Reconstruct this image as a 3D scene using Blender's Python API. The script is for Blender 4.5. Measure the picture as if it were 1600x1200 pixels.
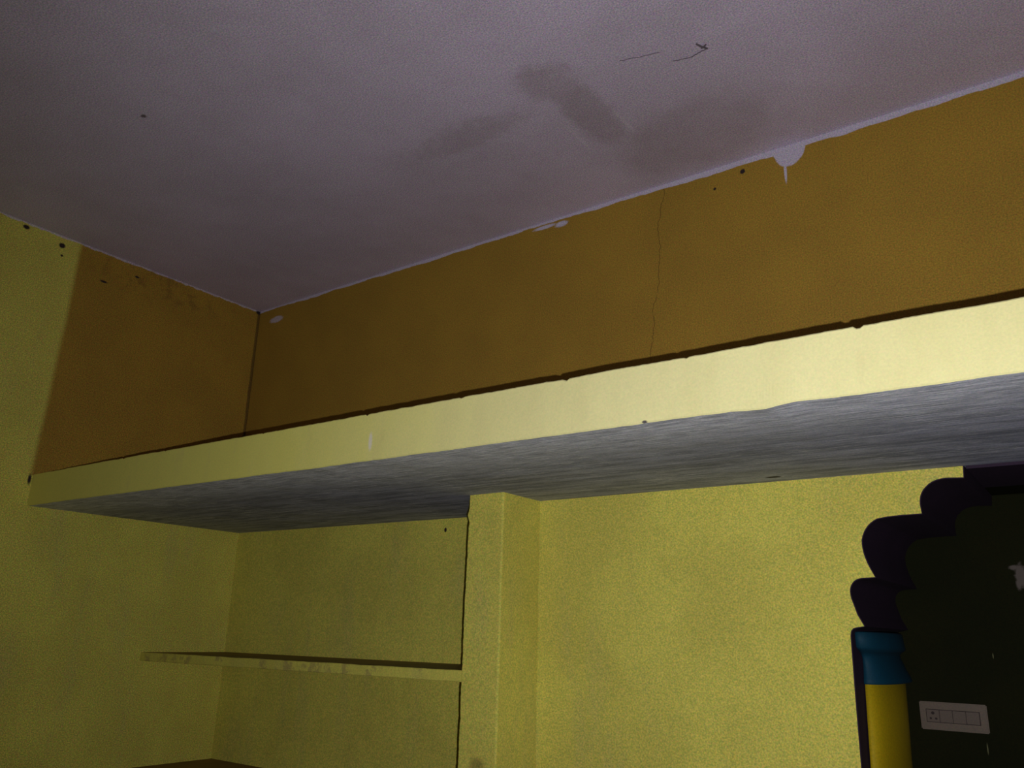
import bpy, bmesh, math, random
from mathutils import Vector, Matrix, noise

for o in list(bpy.data.objects):
    bpy.data.objects.remove(o, do_unlink=True)
SC = bpy.context.scene
COL = SC.collection
random.seed(7)

# room units: x from the left wall, y from the back wall (room is -y), z below the ceiling (0)
S = 1.15
H = 3.0
def V(x, y, z):
    return Vector((x * S, y * S, z * S + H))

# ---------------------------------------------------------------- camera
CAM = (2.6931, -1.8999, -1.2273)
cd = bpy.data.cameras.new('camera')
cam = bpy.data.objects.new('camera', cd)
COL.objects.link(cam)
R_ = Vector((0.80892, 0.58732, 0.02651))
U_ = Vector((0.15017, -0.25001, 0.95653))
F_ = Vector((-0.56841, 0.76978, 0.29043))
m = Matrix((( R_.x, U_.x, -F_.x, 0), (R_.y, U_.y, -F_.y, 0), (R_.z, U_.z, -F_.z, 0), (0, 0, 0, 1)))
m.translation = V(*CAM)
cam.matrix_world = m
cd.sensor_fit = 'HORIZONTAL'
cd.sensor_width = 36.0
cd.lens = 36.0 * 1279.93 / 1600.0
cd.clip_start = 0.02
SC.camera = cam

# ---------------------------------------------------------------- world, light, exposure
w = bpy.data.worlds.new('night')
SC.world = w
w.use_nodes = True
w.node_tree.nodes['Background'].inputs[0].default_value = (0.02, 0.02, 0.025, 1)
w.node_tree.nodes['Background'].inputs[1].default_value = 0.3
# the phone's own flash, the one light in the dark room
ld = bpy.data.lights.new('phone_flash', 'SPOT')
ld.energy = 92.0
ld.spot_size = math.radians(128)
ld.spot_blend = 1.0
ld.shadow_soft_size = 0.004
ld.color = (1.0, 0.985, 0.97)
lo = bpy.data.objects.new('phone_flash', ld)
COL.objects.link(lo)
lo.location = V(CAM[0] + 0.040, CAM[1] - 0.005, CAM[2] - 0.032)
lo.rotation_euler = (F_ + 0.12 * R_ - 0.02 * U_).to_track_quat('-Z', 'Y').to_euler()
SC.view_settings.view_transform = 'Standard'
SC.view_settings.look = 'None'
SC.view_settings.gamma = 1
SC.view_settings.exposure = 0.0
SC.view_settings.use_curve_mapping = False

# ---------------------------------------------------------------- node helpers
class NT:
    def __init__(self, name, rough=0.85):
        self.m = bpy.data.materials.new(name)
        self.m.use_nodes = True
        self.t = self.m.node_tree
        self.b = self.t.nodes['Principled BSDF']
        self.b.inputs['Roughness'].default_value = rough
        self.b.inputs['Specular IOR Level'].default_value = 0.25
        self.pos = self.t.nodes.new('ShaderNodeTexCoord').outputs['Object']
    def n(self, kind, **kw):
        x = self.t.nodes.new(kind)
        for k, v in kw.items():
            setattr(x, k, v)
        return x
    def link(self, a, b):
        self.t.links.new(a, b)
    def put(self, sock, v):
        if hasattr(v, 'default_value') or hasattr(v, 'is_linked'):
            self.link(v, sock)
        else:
            sock.default_value = v
    def math(self, op, a, b=0.0, c=0.0, clamp=False):
        x = self.n('ShaderNodeMath', operation=op, use_clamp=clamp)
        self.put(x.inputs[0], a); self.put(x.inputs[1], b); self.put(x.inputs[2], c)
        return x.outputs[0]
    def noise(self, scale, detail=3, rough=0.5, stretch=None, off=None):
        x = self.n('ShaderNodeTexNoise')
        x.inputs['Scale'].default_value = scale
        x.inputs['Detail'].default_value = detail
        x.inputs['Roughness'].default_value = rough
        mp = self.n('ShaderNodeMapping')
        self.link(self.pos, mp.inputs['Vector'])
        if stretch: mp.inputs['Scale'].default_value = stretch
        if off: mp.inputs['Location'].default_value = off
        self.link(mp.outputs[0], x.inputs['Vector'])
        return x.outputs['Fac'], x.outputs['Color']
    def step(self, v, a, b):
        x = self.n('ShaderNodeMapRange', interpolation_type='SMOOTHSTEP')
        self.put(x.inputs['Value'], v)
        x.inputs['From Min'].default_value = a; x.inputs['From Max'].default_value = b
        return x.outputs['Result']
    def xyz(self):
        x = self.n('ShaderNodeSeparateXYZ'); self.link(self.pos, x.inputs[0])
        return x.outputs
    def mix(self, f, a, b, blend='MIX'):
        x = self.n('ShaderNodeMix', data_type='RGBA', blend_type=blend)
        self.put(x.inputs['Factor'], f)
        for s, v in ((x.inputs['A'], a), (x.inputs['B'], b)):
            if isinstance(v, tuple): s.default_value = (v[0], v[1], v[2], 1)
            else: self.link(v, s)
        return x.outputs['Result']
    def blob(self, c, r, soft=0.25, ragged=0.0):
        # 1 inside an ellipsoid mark at room point c with radii r (room units)
        cw = V(*c)
        a = self.n('ShaderNodeVectorMath', operation='SUBTRACT')
        self.link(self.pos, a.inputs[0]); a.inputs[1].default_value = cw
        d = self.n('ShaderNodeVectorMath', operation='DIVIDE')
        self.link(a.outputs[0], d.inputs[0]); d.inputs[1].default_value = [q * S for q in r]
        l = self.n('ShaderNodeVectorMath', operation='LENGTH')
        self.link(d.outputs[0], l.inputs[0])
        v = l.outputs['Value']
        if ragged:
            f, _ = self.noise(1.6 / (min(r) * S), 4, 0.6)
            v = self.math('ADD', v, self.math('MULTIPLY', self.math('SUBTRACT', f, 0.5), ragged))
        return self.math('SUBTRACT', 1.0, self.step(v, 1 - soft, 1 + soft))
    def maxm(self, items):
        r = items[0]
        for i in items[1:]:
            r = self.math('MAXIMUM', r, i)
        return r
    def speckle(self, col, amt=0.34, scale=240, tint=0.30):
        # fine grainy roller texture of the paint
        f, c = self.noise(scale, 2, 0.7)
        g = self.math('MULTIPLY_ADD', self.math('SUBTRACT', f, 0.5), amt * 3.2, 1.0)
        x = self.n('ShaderNodeCombineColor')
        for i in range(3): self.link(g, x.inputs[i])
        col = self.mix(1.0, col, x.outputs[0], 'MULTIPLY')
        if tint:
            s = self.n('ShaderNodeVectorMath', operation='MULTIPLY_ADD')
            self.link(c, s.inputs[0])
            s.inputs[1].default_value = (tint * 3, tint * 3, tint * 3)
            s.inputs[2].default_value = (1 - tint * 1.5,) * 3
            col = self.mix(1.0, col, s.outputs[0], 'MULTIPLY')
        return col
    def finish(self, col, bump=0.15, bscale=60):
        if isinstance(col, tuple):
            self.b.inputs['Base Color'].default_value = (*col, 1)
        else:
            self.link(col, self.b.inputs['Base Color'])
        if bump:
            f, _ = self.noise(bscale, 4, 0.6)
            f2, _ = self.noise(6, 2, 0.5)
            h = self.math('ADD', self.math('MULTIPLY', f, 0.08), self.math('MULTIPLY', f2, 1.5))
            bp = self.n('ShaderNodeBump')
            bp.inputs['Strength'].default_value = bump
            bp.inputs['Distance'].default_value = 0.01
            self.link(h, bp.inputs['Height']); self.link(bp.outputs[0], self.b.inputs['Normal'])
        return self.m

YEL = (0.65, 0.60, 0.115)
YEL2 = (0.57, 0.515, 0.10)
BRN = (0.38, 0.230, 0.032)
BRN2 = (0.345, 0.208, 0.030)
WHT = (0.56, 0.51, 0.64)
DARK = (0.03, 0.02, 0.02)

def yellow_base(t):
    f, _ = t.noise(3.0, 4, 0.6)
    v, _ = t.noise(9.0, 3, 0.6, stretch=(1, 1, 0.25))
    c = t.mix(t.step(f, 0.35, 0.65), YEL, YEL2)
    return t.mix(t.math('MULTIPLY', t.step(v, 0.5, 0.7), 0.3), c, (0.48, 0.43, 0.15))

def mat_yellow(name='yellow_paint', marks=(), rough_marks=None):
    t = NT(name)
    c = yellow_base(t)
    if marks:
        c = t.mix(t.maxm([t.blob(*mm) for mm in marks]), c, DARK)
    c = t.speckle(c)
    return t.finish(c)

def mat_left_wall():
    t = NT('left_wall_paint')
    x, y, z = t.xyz()
    yel = yellow_base(t)
    f, _ = t.noise(5, 3)
    brn = t.mix(t.step(f, 0.35, 0.65), BRN, BRN2)
    nz, _ = t.noise(4.0, 3, 0.6)
    edge = t.math('ADD', y, t.math('MULTIPLY', t.math('SUBTRACT', nz, 0.5), 0.012 * S))
    edge = t.math('SUBTRACT', edge, t.math('MULTIPLY', t.math('SUBTRACT', z, H), 0.018))
    my = t.step(edge, -0.746 * S, -0.722 * S)
    mz = t.step(z, H - 0.80 * S, H - 0.799 * S)
    c = t.mix(t.math('MULTIPLY', my, mz), yel, brn)
    # thin dark brown line where the two walls meet, above the loft
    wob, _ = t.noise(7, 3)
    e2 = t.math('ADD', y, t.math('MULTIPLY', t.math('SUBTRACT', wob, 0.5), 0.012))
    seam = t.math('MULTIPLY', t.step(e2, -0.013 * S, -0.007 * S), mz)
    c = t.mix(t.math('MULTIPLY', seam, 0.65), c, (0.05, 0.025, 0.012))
    # ragged ceiling white brushed over the top edge
    n1, _ = t.noise(26, 4, 0.65)
    h = t.math('ADD', t.math('SUBTRACT', z, H), t.math('MULTIPLY', t.math('SUBTRACT', n1, 0.5), 0.022))
    c = t.mix(t.math('MULTIPLY', t.step(h, -0.0085, -0.005), 0.75), c, WHT)
    # rusty scuffs under the ceiling line and small holes
    n2, _ = t.noise(18, 5, 0.7)
    sc = t.math('MULTIPLY', t.blob((0, -0.42, -0.05), (0.1, 0.26, 0.06), 0.5), t.step(n2, 0.48, 0.62))
    c = t.mix(t.math('MULTIPLY', sc, 0.35), c, (0.13, 0.06, 0.02))
    c = t.mix(t.maxm([t.blob((0, -0.912, -0.017), (0.02, 0.010, 0.007), 0.3, 0.6),
                      t.blob((0, -0.795, -0.034), (0.02, 0.010, 0.009), 0.3, 0.6),
                      t.blob((0, -0.79, -0.068), (0.02, 0.004, 0.004), 0.4),
                      t.blob((0, -0.64, -0.106), (0.02, 0.012, 0.004), 0.4, 0.8),
                      t.blob((0, -0.527, -0.046), (0.02, 0.008, 0.004), 0.4, 0.8),
                      t.blob((0, -0.006, -0.006), (0.02, 0.012, 0.008), 0.4, 0.8),
                      t.blob((0, -0.752, -0.812), (0.02, 0.005, 0.016), 0.5, 0.5)]), c, DARK)
    return t.finish(t.speckle(c, 0.5, 240, 0.42))

def mat_brown_wall():
    t = NT('brown_wall_paint')
    x, y, z = t.xyz()
    f, _ = t.noise(4, 4)
    c = t.mix(t.step(f, 0.35, 0.65), BRN, BRN2)
    # thin vertical crack
    n0, _ = t.noise(5, 4, 0.7, stretch=(0.001, 1, 1))
    xc = t.math('ADD', t.math('MULTIPLY_ADD', t.math('SUBTRACT', z, H), 0.10, 1.805 * S),
                t.math('MULTIPLY', t.math('SUBTRACT', n0, 0.5), 0.09))
    dd = t.math('ABSOLUTE', t.math('SUBTRACT', x, xc))
    n3, _ = t.noise(20, 3, 0.6)
    cr = t.math('MULTIPLY', t.math('SUBTRACT', 1.0, t.step(dd, 0.0006, 0.0020)), t.step(n3, 0.3, 0.5))
    c = t.mix(t.math('MULTIPLY', cr, 0.65), c, (0.08, 0.04, 0.012))
    # white band along the ceiling, blobs and drip
    n1, _ = t.noise(9, 4, 0.6); n2, _ = t.noise(2.2, 2, 0.5)
    th = t.math('MULTIPLY_ADD', t.step(n2, 0.35, 0.65), 0.006, 0.007)
    th = t.math('ADD', th, t.math('MULTIPLY', t.step(x, 1.2 * S, 2.0 * S), 0.010))
    h = t.math('ADD', t.math('ADD', t.math('SUBTRACT', z, H), th), t.math('MULTIPLY', t.math('SUBTRACT', n1, 0.5), 0.022))
    band = t.step(h, -0.0015, 0.0015)
    blobs = [band,
             t.blob((2.158, 0, -0.018), (0.036, 0.1, 0.042), 0.06, 0.25),
             t.blob((2.176, 0, -0.010), (0.024, 0.1, 0.040), 0.06, 0.25),
             t.blob((2.146, 0, -0.008), (0.030, 0.1, 0.030), 0.06, 0.25),
             t.blob((2.146, 0, -0.070), (0.0035, 0.1, 0.034), 0.3, 0.2),
             t.blob((1.462, 0, -0.024), (0.022, 0.1, 0.009), 0.3, 0.9),
             t.blob((1.40, 0, -0.018), (0.040, 0.1, 0.006), 0.3, 0.9),
             t.math('MULTIPLY', t.blob((0.113, 0, -0.056), (0.038, 0.1, 0.013), 0.25, 0.9), 0.75)]
    c = t.mix(t.maxm(blobs), c, WHT)
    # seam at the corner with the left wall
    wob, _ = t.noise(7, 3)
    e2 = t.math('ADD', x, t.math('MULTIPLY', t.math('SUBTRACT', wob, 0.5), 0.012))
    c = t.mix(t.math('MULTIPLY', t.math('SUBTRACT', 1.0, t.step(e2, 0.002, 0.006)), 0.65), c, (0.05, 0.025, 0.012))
    c = t.mix(t.maxm([t.blob((2.034, 0, -0.035), (0.007, 0.1, 0.007), 0.3, 0.5),
                      t.blob((1.955, 0, -0.062), (0.004, 0.1, 0.004), 0.3)]), c, DARK)
    return t.finish(t.speckle(c))

def mat_ceiling():
    t = NT('ceiling_whitewash')
    f, _ = t.noise(2.0, 5, 0.6)
    c = t.mix(t.step(f, 0.3, 0.7), (0.60, 0.52, 0.67), (0.52, 0.45, 0.57))
    n1, _ = t.noise(5.0, 5, 0.65)
    n2, _ = t.noise(16.0, 4, 0.65, stretch=(1, 2.5, 1))
    damp = t.maxm([t.blob((1.775, -0.56, 0), (0.07, 0.06, 0.2), 0.5, 1.4),
                   t.blob((1.80, -0.40, 0), (0.055, 0.17, 0.2), 0.35, 0.9),
                   t.math('MULTIPLY', t.blob((1.98, -0.17, 0), (0.22, 0.15, 0.2), 0.4, 1.0), 0.85),
                   t.math('MULTIPLY', t.blob((1.49, -0.49, 0), (0.17, 0.05, 0.2), 0.6, 2.0), 0.8),
                   t.math('MULTIPLY', t.blob((1.30, -0.30, 0), (0.50, 0.22, 0.2), 0.6, 0.8), 0.35)])
    c = t.mix(t.math('MULTIPLY', damp, t.math('MULTIPLY_ADD', n1, 0.5, 0.15)), c, (0.25, 0.19, 0.19))
    c = t.mix(t.math('MULTIPLY', t.step(n2, 0.58, 0.75), 0.25), c, (0.62, 0.58, 0.66))
    # trowel scratches
    c = t.mix(t.maxm([t.math('MULTIPLY', t.blob((1.857, -0.33, 0), (0.005, 0.055, 0.1), 0.5, 1.5), 0.3),
                      t.math('MULTIPLY', t.blob((1.725, -0.33, 0), (0.006, 0.055, 0.1), 0.5, 1.5), 0.3)]), c, (0.66, 0.62, 0.68))
    c = t.mix(t.maxm([t.blob((0.86, -1.02, 0), (0.008, 0.006, 0.1), 0.4, 0.8)]), c, (0.16, 0.13, 0.15))
    return t.finish(t.speckle(c, 0.42, 240, 0.34), 0.25, 40)

def mat_fascia():
    t = NT('pale_yellow_fascia_paint', 0.7)
    f, _ = t.noise(5, 5, 0.6, stretch=(1, 1, 0.4))
    c = t.mix(t.step(f, 0.35, 0.7), (0.79, 0.745, 0.38), (0.72, 0.67, 0.32))
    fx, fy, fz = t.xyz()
    c = t.mix(t.math('SUBTRACT', 1.0, t.step(t.math('ADD', fx, f), 1.6, 3.0)), c, (0.74, 0.70, 0.17))  # left end tinted yellower and slightly deeper, standing in for the flash's falloff
    n, _ = t.noise(14, 5, 0.7, stretch=(1, 1, 0.3))
    c = t.mix(t.math('MULTIPLY', t.step(n, 0.55, 0.75), 0.25), c, (0.55, 0.48, 0.22))
    c = t.mix(t.math('MULTIPLY', t.blob((1.479, -0.74, -0.858), (0.005, 0.1, 0.018), 0.4, 0.5), 0.6), c, (0.8, 0.74, 0.78))
    c = t.mix(t.blob((2.105, -0.739, -0.896), (0.0045, 0.1, 0.0025), 0.4, 0.8), c, (0.10, 0.09, 0.09))
    return t.finish(t.speckle(c, 0.06, 240, 0.06), 0.2, 50)

def mat_underside():
    t = NT('brushed_grey_whitewash')
    f, _ = t.noise(7, 6, 0.7, stretch=(0.5, 5, 1))
    g, _ = t.noise(30, 5, 0.7, stretch=(0.3, 4, 1))
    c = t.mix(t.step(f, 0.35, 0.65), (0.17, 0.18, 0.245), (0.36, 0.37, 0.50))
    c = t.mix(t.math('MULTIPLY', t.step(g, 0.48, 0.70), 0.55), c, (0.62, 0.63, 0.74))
    k, _ = t.noise(60, 3, 0.7, stretch=(0.22, 2.6, 1)); k2, _ = t.noise(4, 3, 0.6)
    c = t.mix(t.math('MULTIPLY', t.step(k, 0.52, 0.66), t.math('MULTIPLY', t.step(k2, 0.4, 0.6), 0.6)), c, (0.80, 0.82, 0.96))
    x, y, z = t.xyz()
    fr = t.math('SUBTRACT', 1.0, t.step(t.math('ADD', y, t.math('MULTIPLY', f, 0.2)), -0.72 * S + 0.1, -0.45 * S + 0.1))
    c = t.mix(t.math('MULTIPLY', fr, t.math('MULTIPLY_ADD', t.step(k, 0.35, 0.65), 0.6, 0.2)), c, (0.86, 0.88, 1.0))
    c = t.mix(t.blob((2.126, -0.193, -0.898), (0.016, 0.008, 0.02), 0.3, 0.5), c, DARK)
    return t.finish(t.speckle(c, 0.25, 260, 0.15), 0.3, 60)

def mat_plain(name, col, var=0.8, rough=0.6, sp=0.2, tint=0.12, bump=0.12, scale=260):
    t = NT(name, rough)
    f, _ = t.noise(6, 4)
    c = t.mix(t.step(f, 0.35, 0.65), col, tuple(q * var for q in col))
    if sp: c = t.speckle(c, sp, scale, tint)
    return t.finish(c, bump)

def mat_green():
    t = NT('dark_green_paint', 0.8)
    t.b.inputs['Specular IOR Level'].default_value = 0.1
    f, _ = t.noise(5, 4)
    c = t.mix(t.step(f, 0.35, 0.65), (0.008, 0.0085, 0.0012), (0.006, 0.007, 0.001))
    c = t.speckle(c, 0.2, 260, 0.25)
    c = t.mix(t.maxm([t.blob((2.512, 0.25, -1.078), (0.012, 0.1, 0.024), 0.3, 1.0),
                      t.blob((2.500, 0.25, -1.060), (0.009, 0.1, 0.005), 0.4, 1.0),
                      t.blob((2.505, 0.25, -1.095), (0.005, 0.1, 0.012), 0.4, 1.0)]), c, (0.10, 0.082, 0.075))
    c = t.mix(t.maxm([t.blob((2.436, 0.25, -1.248), (0.0010, 0.1, 0.005), 0.5, 0.4),
                      t.blob((2.402, 0.25, -1.439), (0.0011, 0.1, 0.010), 0.5, 0.4)]), c, (0.12, 0.12, 0.06))
    return t.finish(c, 0.1)

M = {}
M['yellow'] = mat_yellow(marks=[((1.032, 0.03, -0.931), (0.005, 0.1, 0.007), 0.3, 0.5)])
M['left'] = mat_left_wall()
M['brown2'] = mat_plain('far_wall_paint', BRN2)
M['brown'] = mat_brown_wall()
M['ceiling'] = mat_ceiling()
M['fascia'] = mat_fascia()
M['under'] = mat_underside()
M['green'] = mat_green()
M['top'] = mat_plain('dusty_brown_shelf_top', (0.20, 0.105, 0.04), 0.7)
M['cement'] = mat_plain('bare_cement', (0.25, 0.2, 0.15), 0.7)
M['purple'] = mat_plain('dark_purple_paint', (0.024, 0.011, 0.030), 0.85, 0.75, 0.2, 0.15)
M['teal'] = mat_plain('teal_paint', (0.001, 0.035, 0.066), 0.85, 0.7, 0.15, 0.12)
M['gold'] = mat_plain('deep_yellow_paint', (0.42, 0.295, 0.003), 0.9, 0.7, 0.15, 0.12)
M['plate'] = mat_plain('ivory_plastic', (0.115, 0.084, 0.062), 0.92, 0.5, 0.12, 0.15, 0)
M['module'] = mat_plain('ivory_plastic_rocker', (0.096, 0.068, 0.053), 0.92, 0.5, 0.12, 0.15, 0)
M['gap'] = mat_plain('dark_gap', (0.03, 0.02, 0.02), 0.9, 0.8, 0, 0, 0)
M['web'] = mat_plain('dusty_web', (0.14, 0.11, 0.13), 0.9, 0.9, 0, 0, 0)
M['floor'] = mat_plain('grey_cement_floor', (0.30, 0.28, 0.25), 0.8)
M['shelfedge'] = None
def mat_shelf_edge():
    t = NT('grimy_yellow_paint')
    c = yellow_base(t)
    n, _ = t.noise(22, 5, 0.7)
    c = t.mix(t.math('MULTIPLY', t.step(n, 0.5, 0.62), 0.55), c, (0.30, 0.22, 0.10))
    return t.finish(t.speckle(c, 0.2, 260, 0.15))
M['shelfedge'] = mat_shelf_edge()
def mat_pillar():
    t = NT('pillar_yellow_paint')
    c = yellow_base(t)
    c = t.mix(t.math('MULTIPLY', t.blob((1.441, -0.298, -1.52), (0.02, 0.1, 0.018), 0.5, 0.8), 0.6), c, (0.2, 0.13, 0.04))
    return t.finish(t.speckle(c))
M['pillar'] = mat_pillar()

# ---------------------------------------------------------------- mesh helpers
def link(name, bm, mats, parent=None, smooth=False):
    bmesh.ops.recalc_face_normals(bm, faces=bm.faces)
    me = bpy.data.meshes.new(name)
    bm.to_mesh(me); bm.free()
    for mm in (mats if isinstance(mats, (list, tuple)) else [mats]):
        me.materials.append(mm)
    if smooth:
        for p in me.polygons: p.use_smooth = True
    o = bpy.data.objects.new(name, me)
    COL.objects.link(o)
    if parent:
        o.parent = parent
        if parent.type == 'EMPTY':
            o.matrix_parent_inverse = Matrix.Translation(-parent.location)
    return o

def box(bm, a, b, mi=0):
    (x0, y0, z0), (x1, y1, z1) = a, b
    vs = [bm.verts.new(V(x, y, z)) for x in (x0, x1) for y in (y0, y1) for z in (z0, z1)]
    fs = []
    for q in ((0, 1, 3, 2), (4, 6, 7, 5), (0, 4, 5, 1), (2, 3, 7, 6), (0, 2, 6, 4), (1, 5, 7, 3)):
        f = bm.faces.new([vs[i] for i in q]); f.material_index = mi; fs.append(f)
    return fs

def prism(bm, poly, y0, y1, mi=0):
    # poly: list of (x, z); extruded in y
    a = [bm.verts.new(V(x, y0, z)) for x, z in poly]
    b = [bm.verts.new(V(x, y1, z)) for x, z in poly]
    n = len(poly)
    f = bm.faces.new(a); f.material_index = mi
    f = bm.faces.new(b[::-1]); f.material_index = mi
    for i in range(n):
        f = bm.faces.new([a[i], b[i], b[(i + 1) % n], a[(i + 1) % n]]); f.material_index = mi

def empty(name, loc, label, cat):
    o = bpy.data.objects.new(name, None)
    COL.objects.link(o)
    o.empty_display_size = 0.05
    o.location = V(*loc)
    o['label'] = label; o['category'] = cat
    return o

def struct(name, bm, mats):
    o = link(name, bm, mats); o['kind'] = 'structure'; return o

FLOOR = -3.0 / S
XR = 4.4
YF = -4.6
ZB = -0.898      # underside of the loft slab
ZT = -0.797      # top of the loft slab
YA, YR, YP = 0.0272, -0.1404, -0.2984
P1, P2 = 1.3849, 1.4951
YN = 0.25        # dark green wall at the back of the arch

# ---------------------------------------------------------------- setting
bm = bmesh.new(); box(bm, (-0.2, YF - 0.2, 0), (XR + 0.2, 0.5, 0.12)); struct('ceiling', bm, M['ceiling'])
bm = bmesh.new(); box(bm, (-0.2, YF - 0.2, FLOOR - 0.1), (XR + 0.2, 0.5, FLOOR)); struct('floor', bm, M['floor'])
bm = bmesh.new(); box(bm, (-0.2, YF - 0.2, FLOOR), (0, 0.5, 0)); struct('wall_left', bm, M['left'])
bm = bmesh.new(); box(bm, (XR, YF - 0.2, FLOOR), (XR + 0.2, 0.5, 0)); struct('wall_right', bm, M['yellow'])
bm = bmesh.new(); box(bm, (0, YF - 0.2, FLOOR), (XR, YF, 0)); struct('wall_front', bm, M['brown2'])

# outline of the left half of the scalloped opening, floor to slab (x, z)
OUT = [(2.2385, FLOOR), (2.2385, -1.454), (2.239, -1.341), (2.2405, -1.215), (2.2425, -1.206), (2.247, -1.201), (2.254, -1.199), (2.268, -1.197)]
def bez(p0, p1, p2, n):
    return [((1 - t) ** 2 * p0[0] + 2 * t * (1 - t) * p1[0] + t * t * p2[0],
             (1 - t) ** 2 * p0[1] + 2 * t * (1 - t) * p1[1] + t * t * p2[1]) for t in [i / n for i in range(1, n + 1)]]
OUT += [(2.257, -1.175), (2.2505, -1.152)]
OUT += bez((2.2505, -1.152), (2.244, -1.132), (2.2495, -1.120), 5)
OUT += bez((2.2495, -1.120), (2.256, -1.106), (2.272, -1.1045), 5)
OUT += [(2.297, -1.1035)]
OUT += [(2.288, -1.084)]
OUT += bez((2.288, -1.084), (2.276, -1.055), (2.2785, -1.030), 6)
OUT += bez((2.2785, -1.030), (2.286, -1.000), (2.312, -0.989), 7)
OUT += bez((2.312, -0.989), (2.335, -0.984), (2.394, -0.984), 3)
OUT += [(2.3925, -0.966)]
OUT += bez((2.3925, -0.966), (2.393, -0.945), (2.406, -0.933), 5)
OUT += bez((2.406, -0.933), (2.420, -0.918), (2.445, -0.918), 5)
OUT += [(2.474, -0.920), (2.4755, ZB)]
XC = 3.05
MIR = [(2 * XC - x, z) for x, z in OUT]

bm = bmesh.new()
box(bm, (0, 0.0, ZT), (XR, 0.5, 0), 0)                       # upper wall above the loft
fb = box(bm, (0, YA, ZB), (XR, 0.5, ZT), 1); fb[4].material_index = 2   # behind the loft slab
box(bm, (0, YA, FLOOR), (P2, 0.5, ZB), 1)                    # back of the shelf alcove
prism(bm, [(P2, FLOOR)] + OUT + [(P2, ZB)], YR, YN, 1)       # wall left of the arch
prism(bm, [(XR, FLOOR)] + MIR + [(XR, ZB)], YR, YN, 1)       # wall right of the arch
bm.faces.ensure_lookup_table()
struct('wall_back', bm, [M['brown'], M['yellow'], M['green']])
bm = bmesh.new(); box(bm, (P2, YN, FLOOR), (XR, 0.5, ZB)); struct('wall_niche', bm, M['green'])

# ---------------------------------------------------------------- loft slab
def rough_edge(x, seed, amp):
    return amp * (noise.noise(Vector((x * 9, seed, 0))) + 0.6 * noise.noise(Vector((x * 40, seed, 3))) + 0.35 * noise.noise(Vector((x * 130, seed, 5))))
def build_slab():
    bm = bmesh.new()
    N = 900
    rows = []
    notches = [(1.463, 0.004, 0.006), (1.718, 0.004, 0.0035), (1.954, 0.005, 0.005), (2.442, 0.006, 0.006), (2.18, 0.006, 0.002), (0.52, 0.006, 0.003), (0.72, 0.004, 0.003), (1.12, 0.004, 0.002)]
    for i in range(N + 1):
        x = XR * i / N
        k = min(x / 2.63, 1)
        yf = -0.745 + 0.006 * k + 0.002 * noise.noise(Vector((x * 3, 1.3, 0)))
        zt = -0.7955 - 0.003 * k + rough_edge(x, 4.1, 0.0015)
        for xn, wn, dn in notches:
            zt -= dn * max(0, 1 - abs(x - xn) / wn)
        zb = -0.893 - 0.005 * min(x / 1.38, 1)
        zbf = zb + rough_edge(x, 8.7, 0.0010)
        # lump of plaster on the lower edge
        g = 0.6 * math.exp(-((x - 2.325) / 0.03) ** 2)
        zbf += -0.003 * math.exp(-((x - 2.30) / 0.03) ** 2) + 0.0015 * math.exp(-((x - 2.36) / 0.03) ** 2)
        yb = yf - 0.006 * g
        b = 0.0022
        rows.append([bm.verts.new(V(x, YA, zb)),
                     bm.verts.new(V(x, yf + 0.05, zb + 0.3 * (zbf - zb))),
                     bm.verts.new(V(x, yb + b, zbf)), bm.verts.new(V(x, yb, zbf + b)),
                     bm.verts.new(V(x, yf - 0.001 * g + 0.0005 * noise.noise(Vector((x * 9, 20, 0))), (zbf + zt) / 2)),
                     bm.verts.new(V(x, yf, zt - b)), bm.verts.new(V(x, yf + b, zt)),
                     bm.verts.new(V(x, yf + 0.04, min(ZT, zt))),
                     bm.verts.new(V(x, YA, ZT))])
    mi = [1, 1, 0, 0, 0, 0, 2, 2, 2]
    for a, b in zip(rows[:-1], rows[1:]):
        for j in range(9):
            f = bm.faces.new([a[j], a[(j + 1) % 9], b[(j + 1) % 9], b[j]]); f.material_index = mi[j]
    bm.faces.new(rows[0]); bm.faces.new(rows[-1][::-1])
    return bm
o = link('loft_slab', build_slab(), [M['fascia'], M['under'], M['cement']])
o['label'] = 'long concrete loft slab with pale yellow front edge and streaky grey underside, below brown wall'
o['category'] = 'loft'

# ---------------------------------------------------------------- partition pillar
def build_pillar():
    bm = bmesh.new()
    rings = []
    z = ZB
    zs = [FLOOR] + [-1.9 + (ZB + 1.9) * i / 220 for i in range(221)]
    for z in zs:
        jx = 0.0014 * noise.noise(Vector((z * 30, 2.2, 0))) + 0.0012 * noise.noise(Vector((z * 110, 6.2, 0))) + 0.0010 * noise.noise(Vector((z * 9, 1, 0)))
        jx += -0.0045 * math.exp(-((z + 0.948) / 0.010) ** 2) + 0.002 * math.exp(-((z + 0.968) / 0.006) ** 2)
        lean = 0.003 * max(0, (z + 1.2) / 0.3) if z > -1.2 else 0
        xr = P2 + 0.0012 * noise.noise(Vector((z * 12, 9, 0)))
        r = 0.005
        prof = [(P1 + 0.003, YA), (P1 + 0.0005 + jx * .5 + lean, YP + 0.02), (P1 + jx + lean, YP + 0.0012), (P1 + jx + 0.0015 + lean, YP)]
        for k in range(5):
            a = math.pi / 2 * k / 4
            prof.append((xr - r + r * math.sin(a), YP - 0.0012 + r - r * math.cos(a)))
        prof += [(xr, YR - 0.0005), (P2, YR), (P2, YA)]
        rings.append([bm.verts.new(V(px, py, z)) for px, py in prof])
    n = len(rings[0])
    for a, b in zip(rings[:-1], rings[1:]):
        for j in range(n):
            bm.faces.new([a[j], a[(j + 1) % n], b[(j + 1) % n], b[j]])
    bm.faces.new(rings[0]); bm.faces.new(rings[-1][::-1])
    return bm
o = link('partition_pillar', build_pillar(), M['pillar'])
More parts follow.
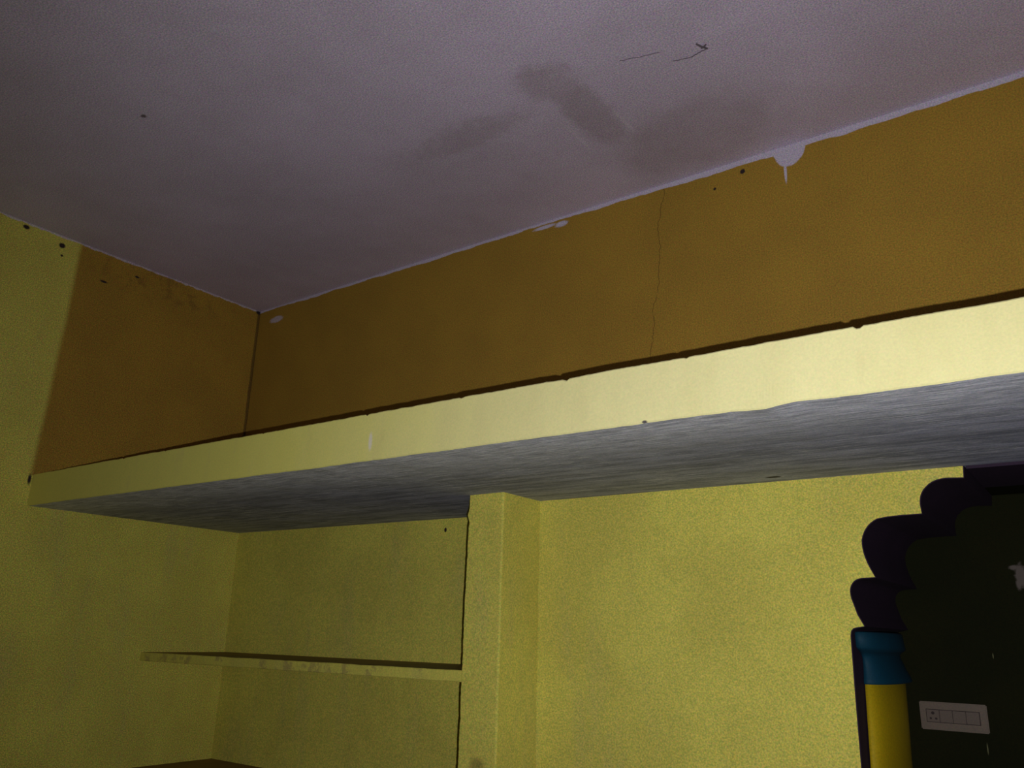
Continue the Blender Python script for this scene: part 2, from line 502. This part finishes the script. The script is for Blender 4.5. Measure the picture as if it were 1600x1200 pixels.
o['label'] = 'narrow yellow plastered pillar under the loft slab, closing the right side of the shelf alcove'
o['category'] = 'pillar'

# ---------------------------------------------------------------- shelves
def build_shelf(ztl, ztr, th_l, th_r, seed):
    bm = bmesh.new()
    N = 300
    rows = []
    x1 = P1 - 0.0005
    for i in range(N + 1):
        x = x1 * i / N
        k = i / N
        zt = ztl + (ztr - ztl) * k
        zb = zt - (th_l + (th_r - th_l) * k)
        e = rough_edge(x, seed, 0.0010); e2 = rough_edge(x, seed + 5, 0.0012)
        yf = YP + rough_edge(x, seed + 9, 0.0008)
        b = 0.0016
        rows.append([bm.verts.new(V(x, YA, zb)), bm.verts.new(V(x, yf + b, zb + e2)), bm.verts.new(V(x, yf, zb + e2 + b)),
                     bm.verts.new(V(x, yf, zt + e - b)), bm.verts.new(V(x, yf + b, zt + e)),
                     bm.verts.new(V(x, yf + 0.02, zt)), bm.verts.new(V(x, YA, zt))])
    mi = [1, 0, 0, 0, 2, 2, 1]
    n = 7
    for a, b in zip(rows[:-1], rows[1:]):
        for j in range(n):
            f = bm.faces.new([a[j], a[(j + 1) % n], b[(j + 1) % n], b[j]]); f.material_index = mi[j]
    bm.faces.new(rows[0]); bm.faces.new(rows[-1][::-1])
    return bm
o = link('alcove_shelf', build_shelf(-1.322, -1.3165, 0.027, 0.0262, 31), [M['shelfedge'], M['yellow'], M['top']])
o['label'] = 'thin yellow-edged built-in shelf at mid height of the alcove, seen nearly edge-on'
o['category'] = 'shelf'
o = link('alcove_shelf', build_shelf(-1.6785, -1.6785, 0.027, 0.027, 55), [M['shelfedge'], M['yellow'], M['top']])
o['label'] = 'lower built-in alcove shelf with dark brown top, cut off at the photo bottom'
o['category'] = 'shelf'

# ---------------------------------------------------------------- scalloped arch
arch = empty('scalloped_arch', (XC, YR, FLOOR), 'dark purple scalloped arch opening with painted column, cut in the yellow wall on the right', 'arch')
def lining(outline, sgn):
    # thin painted skin following the outline, from the wall face to the green wall
    bm = bmesh.new()
    n = len(outline); t = 0.002
    off = []
    for i, p in enumerate(outline):
        a = outline[max(i - 1, 0)]; b = outline[min(i + 1, n - 1)]
        d = Vector((b[0] - a[0], b[1] - a[1])).normalized()
        nx, nz = d.y * sgn, -d.x * sgn
        off.append((p[0] + nx * t, min(p[1] + nz * t, ZB)))
    off[-1] = (outline[-1][0] + sgn * t, ZB)
    yy = (YR - 0.001, YN)
    A = [[bm.verts.new(V(p[0], y, p[1])) for p in outline] for y in yy]
    B = [[bm.verts.new(V(p[0], y, p[1])) for p in off] for y in yy]
    for i in range(n - 1):
        bm.faces.new([A[0][i], A[0][i + 1], B[0][i + 1], B[0][i]])
        bm.faces.new([A[1][i], B[1][i], B[1][i + 1], A[1][i + 1]])
        bm.faces.new([B[0][i], B[0][i + 1], B[1][i + 1], B[1][i]])
        bm.faces.new([A[0][i], A[1][i], A[1][i + 1], A[0][i + 1]])
    bm.faces.new([A[0][0], B[0][0], B[1][0], A[1][0]])
    bm.faces.new([A[0][-1], A[1][-1], B[1][-1], B[0][-1]])
    return bm
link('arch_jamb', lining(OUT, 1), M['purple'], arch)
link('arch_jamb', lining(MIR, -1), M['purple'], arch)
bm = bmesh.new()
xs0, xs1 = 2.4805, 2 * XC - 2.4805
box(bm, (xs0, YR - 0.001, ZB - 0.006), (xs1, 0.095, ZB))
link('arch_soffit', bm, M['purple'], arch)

# half-round column on the jamb: profile (z, protrusion, centre y, radius y)
def half_round(prof, mat, name, parent):
    bm = bmesh.new()
    xj = 2.2435
    K = 28
    rings = []
    for z, a, yc, ry in prof:
        ring = []
        for k in range(K + 1):
            t = math.pi * k / K
            ring.append(bm.verts.new(V(xj + a * math.sin(t) ** 0.8, yc - ry * math.cos(t), z)))
        rings.append(ring)
    for r0, r1 in zip(rings[:-1], rings[1:]):
        for k in range(K):
            bm.faces.new([r0[k], r0[k + 1], r1[k + 1], r1[k]])
        bm.faces.new([r0[K], r0[0], r1[0], r1[K]])
    bm.faces.new(rings[0][::-1]); bm.faces.new(rings[-1])
    return link(name, bm, mat, parent, smooth=True)
col = empty('arch_column', (2.2435, 0.045, FLOOR), 'half-round painted column with yellow shaft and teal capital at the left edge of the arch', 'column')
cap = [(-1.2065, 0.040, 0.030, 0.143), (-1.209, 0.047, 0.028, 0.147), (-1.222, 0.049, 0.028, 0.147), (-1.236, 0.051, 0.03, 0.147),
       (-1.242, 0.050, 0.036, 0.141), (-1.247, 0.040, 0.044, 0.134), (-1.252, 0.034, 0.048, 0.130), (-1.258, 0.034, 0.052, 0.130),
       (-1.268, 0.038, 0.056, 0.132), (-1.282, 0.043, 0.058, 0.136), (-1.296, 0.050, 0.06, 0.142), (-1.304, 0.053, 0.06, 0.144), (-1.307, 0.050, 0.06, 0.143)]
half_round(cap, M['teal'], 'capital', col)
shaft = [(FLOOR, 0.036, 0.045, 0.137), (-1.46, 0.036, 0.045, 0.137), (-1.307, 0.036, 0.062, 0.139)]
half_round(shaft, M['gold'], 'shaft', col)

# ---------------------------------------------------------------- switchboard
sb = empty('switchboard', (2.344, YN, -1.4085), 'ivory switchboard plate with a socket and blank modules on the dark green wall', 'switchboard')
x0, x1 = 2.277, 2.411
z1, z0 = -1.3500, -1.4085
def rounded_box(name, a, b, r, mat, parent):
    bm = bmesh.new(); box(bm, a, b)
    bmesh.ops.bevel(bm, geom=[e for e in bm.edges], offset=r * S, segments=2, affect='EDGES', clamp_overlap=True)
    return link(name, bm, mat, parent)
rounded_box('cover_plate', (x0, YN - 0.0075, z0), (x1, YN, z1), 0.002, M['plate'], sb)
mx0, mx1, mz0, mz1 = x0 + 0.0135, x1 - 0.0155, z0 + 0.0165, z1 - 0.0165
rounded_box('inner_frame', (mx0 - 0.001, YN - 0.0079, mz0 - 0.001), (mx1 + 0.001, YN - 0.0070, mz1 + 0.001), 0.0002, M['gap'], sb)
wm = (mx1 - mx0) / 4
for i in range(4):
    a = (mx0 + wm * i + 0.0005, YN - 0.0092, mz0 + 0.0003); b = (mx0 + wm * (i + 1) - 0.0005, YN - 0.0076, mz1 - 0.0003)
    if i == 0:
        so = rounded_box('socket', a, b, 0.0004, M['module'], sb)
        cx, cz = (a[0] + b[0]) / 2, (a[2] + b[2]) / 2
        for dx, dz, rr in ((0, 0.0058, 0.0034), (-0.0052, -0.0055, 0.0024), (0.0058, -0.0055, 0.0024)):
            bm = bmesh.new()
            P = [(cx + dx + rr * math.cos(t * math.pi / 8), cz + dz + rr * math.sin(t * math.pi / 8)) for t in range(16)]
            prism(bm, P, YN - 0.0094, YN - 0.0086)
            link('pin_hole', bm, M['gap'], so)
    else:
        rounded_box('switch_module', a, b, 0.0006, M['module'], sb)

# ---------------------------------------------------------------- cobweb
def tube(bm, pts, r):
    prev = None
    for i, p in enumerate(pts):
        d = (pts[min(i + 1, len(pts) - 1)] - pts[max(i - 1, 0)]).normalized()
        s = d.cross(Vector((0, 0, 1))).normalized(); u = s.cross(d)
        ring = [bm.verts.new(p + (s * math.cos(a) + u * math.sin(a)) * r) for a in (0, 1.257, 2.513, 3.77, 5.027)]
        if prev:
            for k in range(5):
                bm.faces.new([prev[k], prev[(k + 1) % 5], ring[(k + 1) % 5], ring[k]])
        else: bm.faces.new(ring)
        prev = ring
    bm.faces.new(prev[::-1])
def strand(bm, a, b, sag, r, seed):
    pts = []
    for i in range(15):
        k = i / 14
        p = V(a[0] + (b[0] - a[0]) * k, a[1] + (b[1] - a[1]) * k, a[2] + (b[2] - a[2]) * k - sag * 4 * k * (1 - k))
        p.y += 0.003 * noise.noise(Vector((k * 5, seed, 0)))
        pts.append(p)
    tube(bm, pts, r)
bm = bmesh.new()
strand(bm, (1.957, -0.533, -0.0006), (2.043, -0.508, -0.0006), 0.0008, 0.0008, 1)
strand(bm, (2.054, -0.466, -0.0006), (2.092, -0.456, -0.0006), 0.0010, 0.0010, 2)
strand(bm, (2.092, -0.456, -0.0006), (2.131, -0.463, -0.0006), 0.0012, 0.0012, 5)
strand(bm, (2.134, -0.462, -0.0010), (2.120, -0.489, -0.0010), 0.0020, 0.0026, 3)
strand(bm, (2.137, -0.476, -0.0010), (2.124, -0.470, -0.0010), 0.0020, 0.0022, 4)
o = link('cobweb', bm, M['web'])
o['label'] = 'thin dusty cobweb strands with a dark clump clinging to the ceiling'
o['category'] = 'cobweb'

for o in COL.objects:
    if 'category' in o:
        o['kind'] = 'thing'
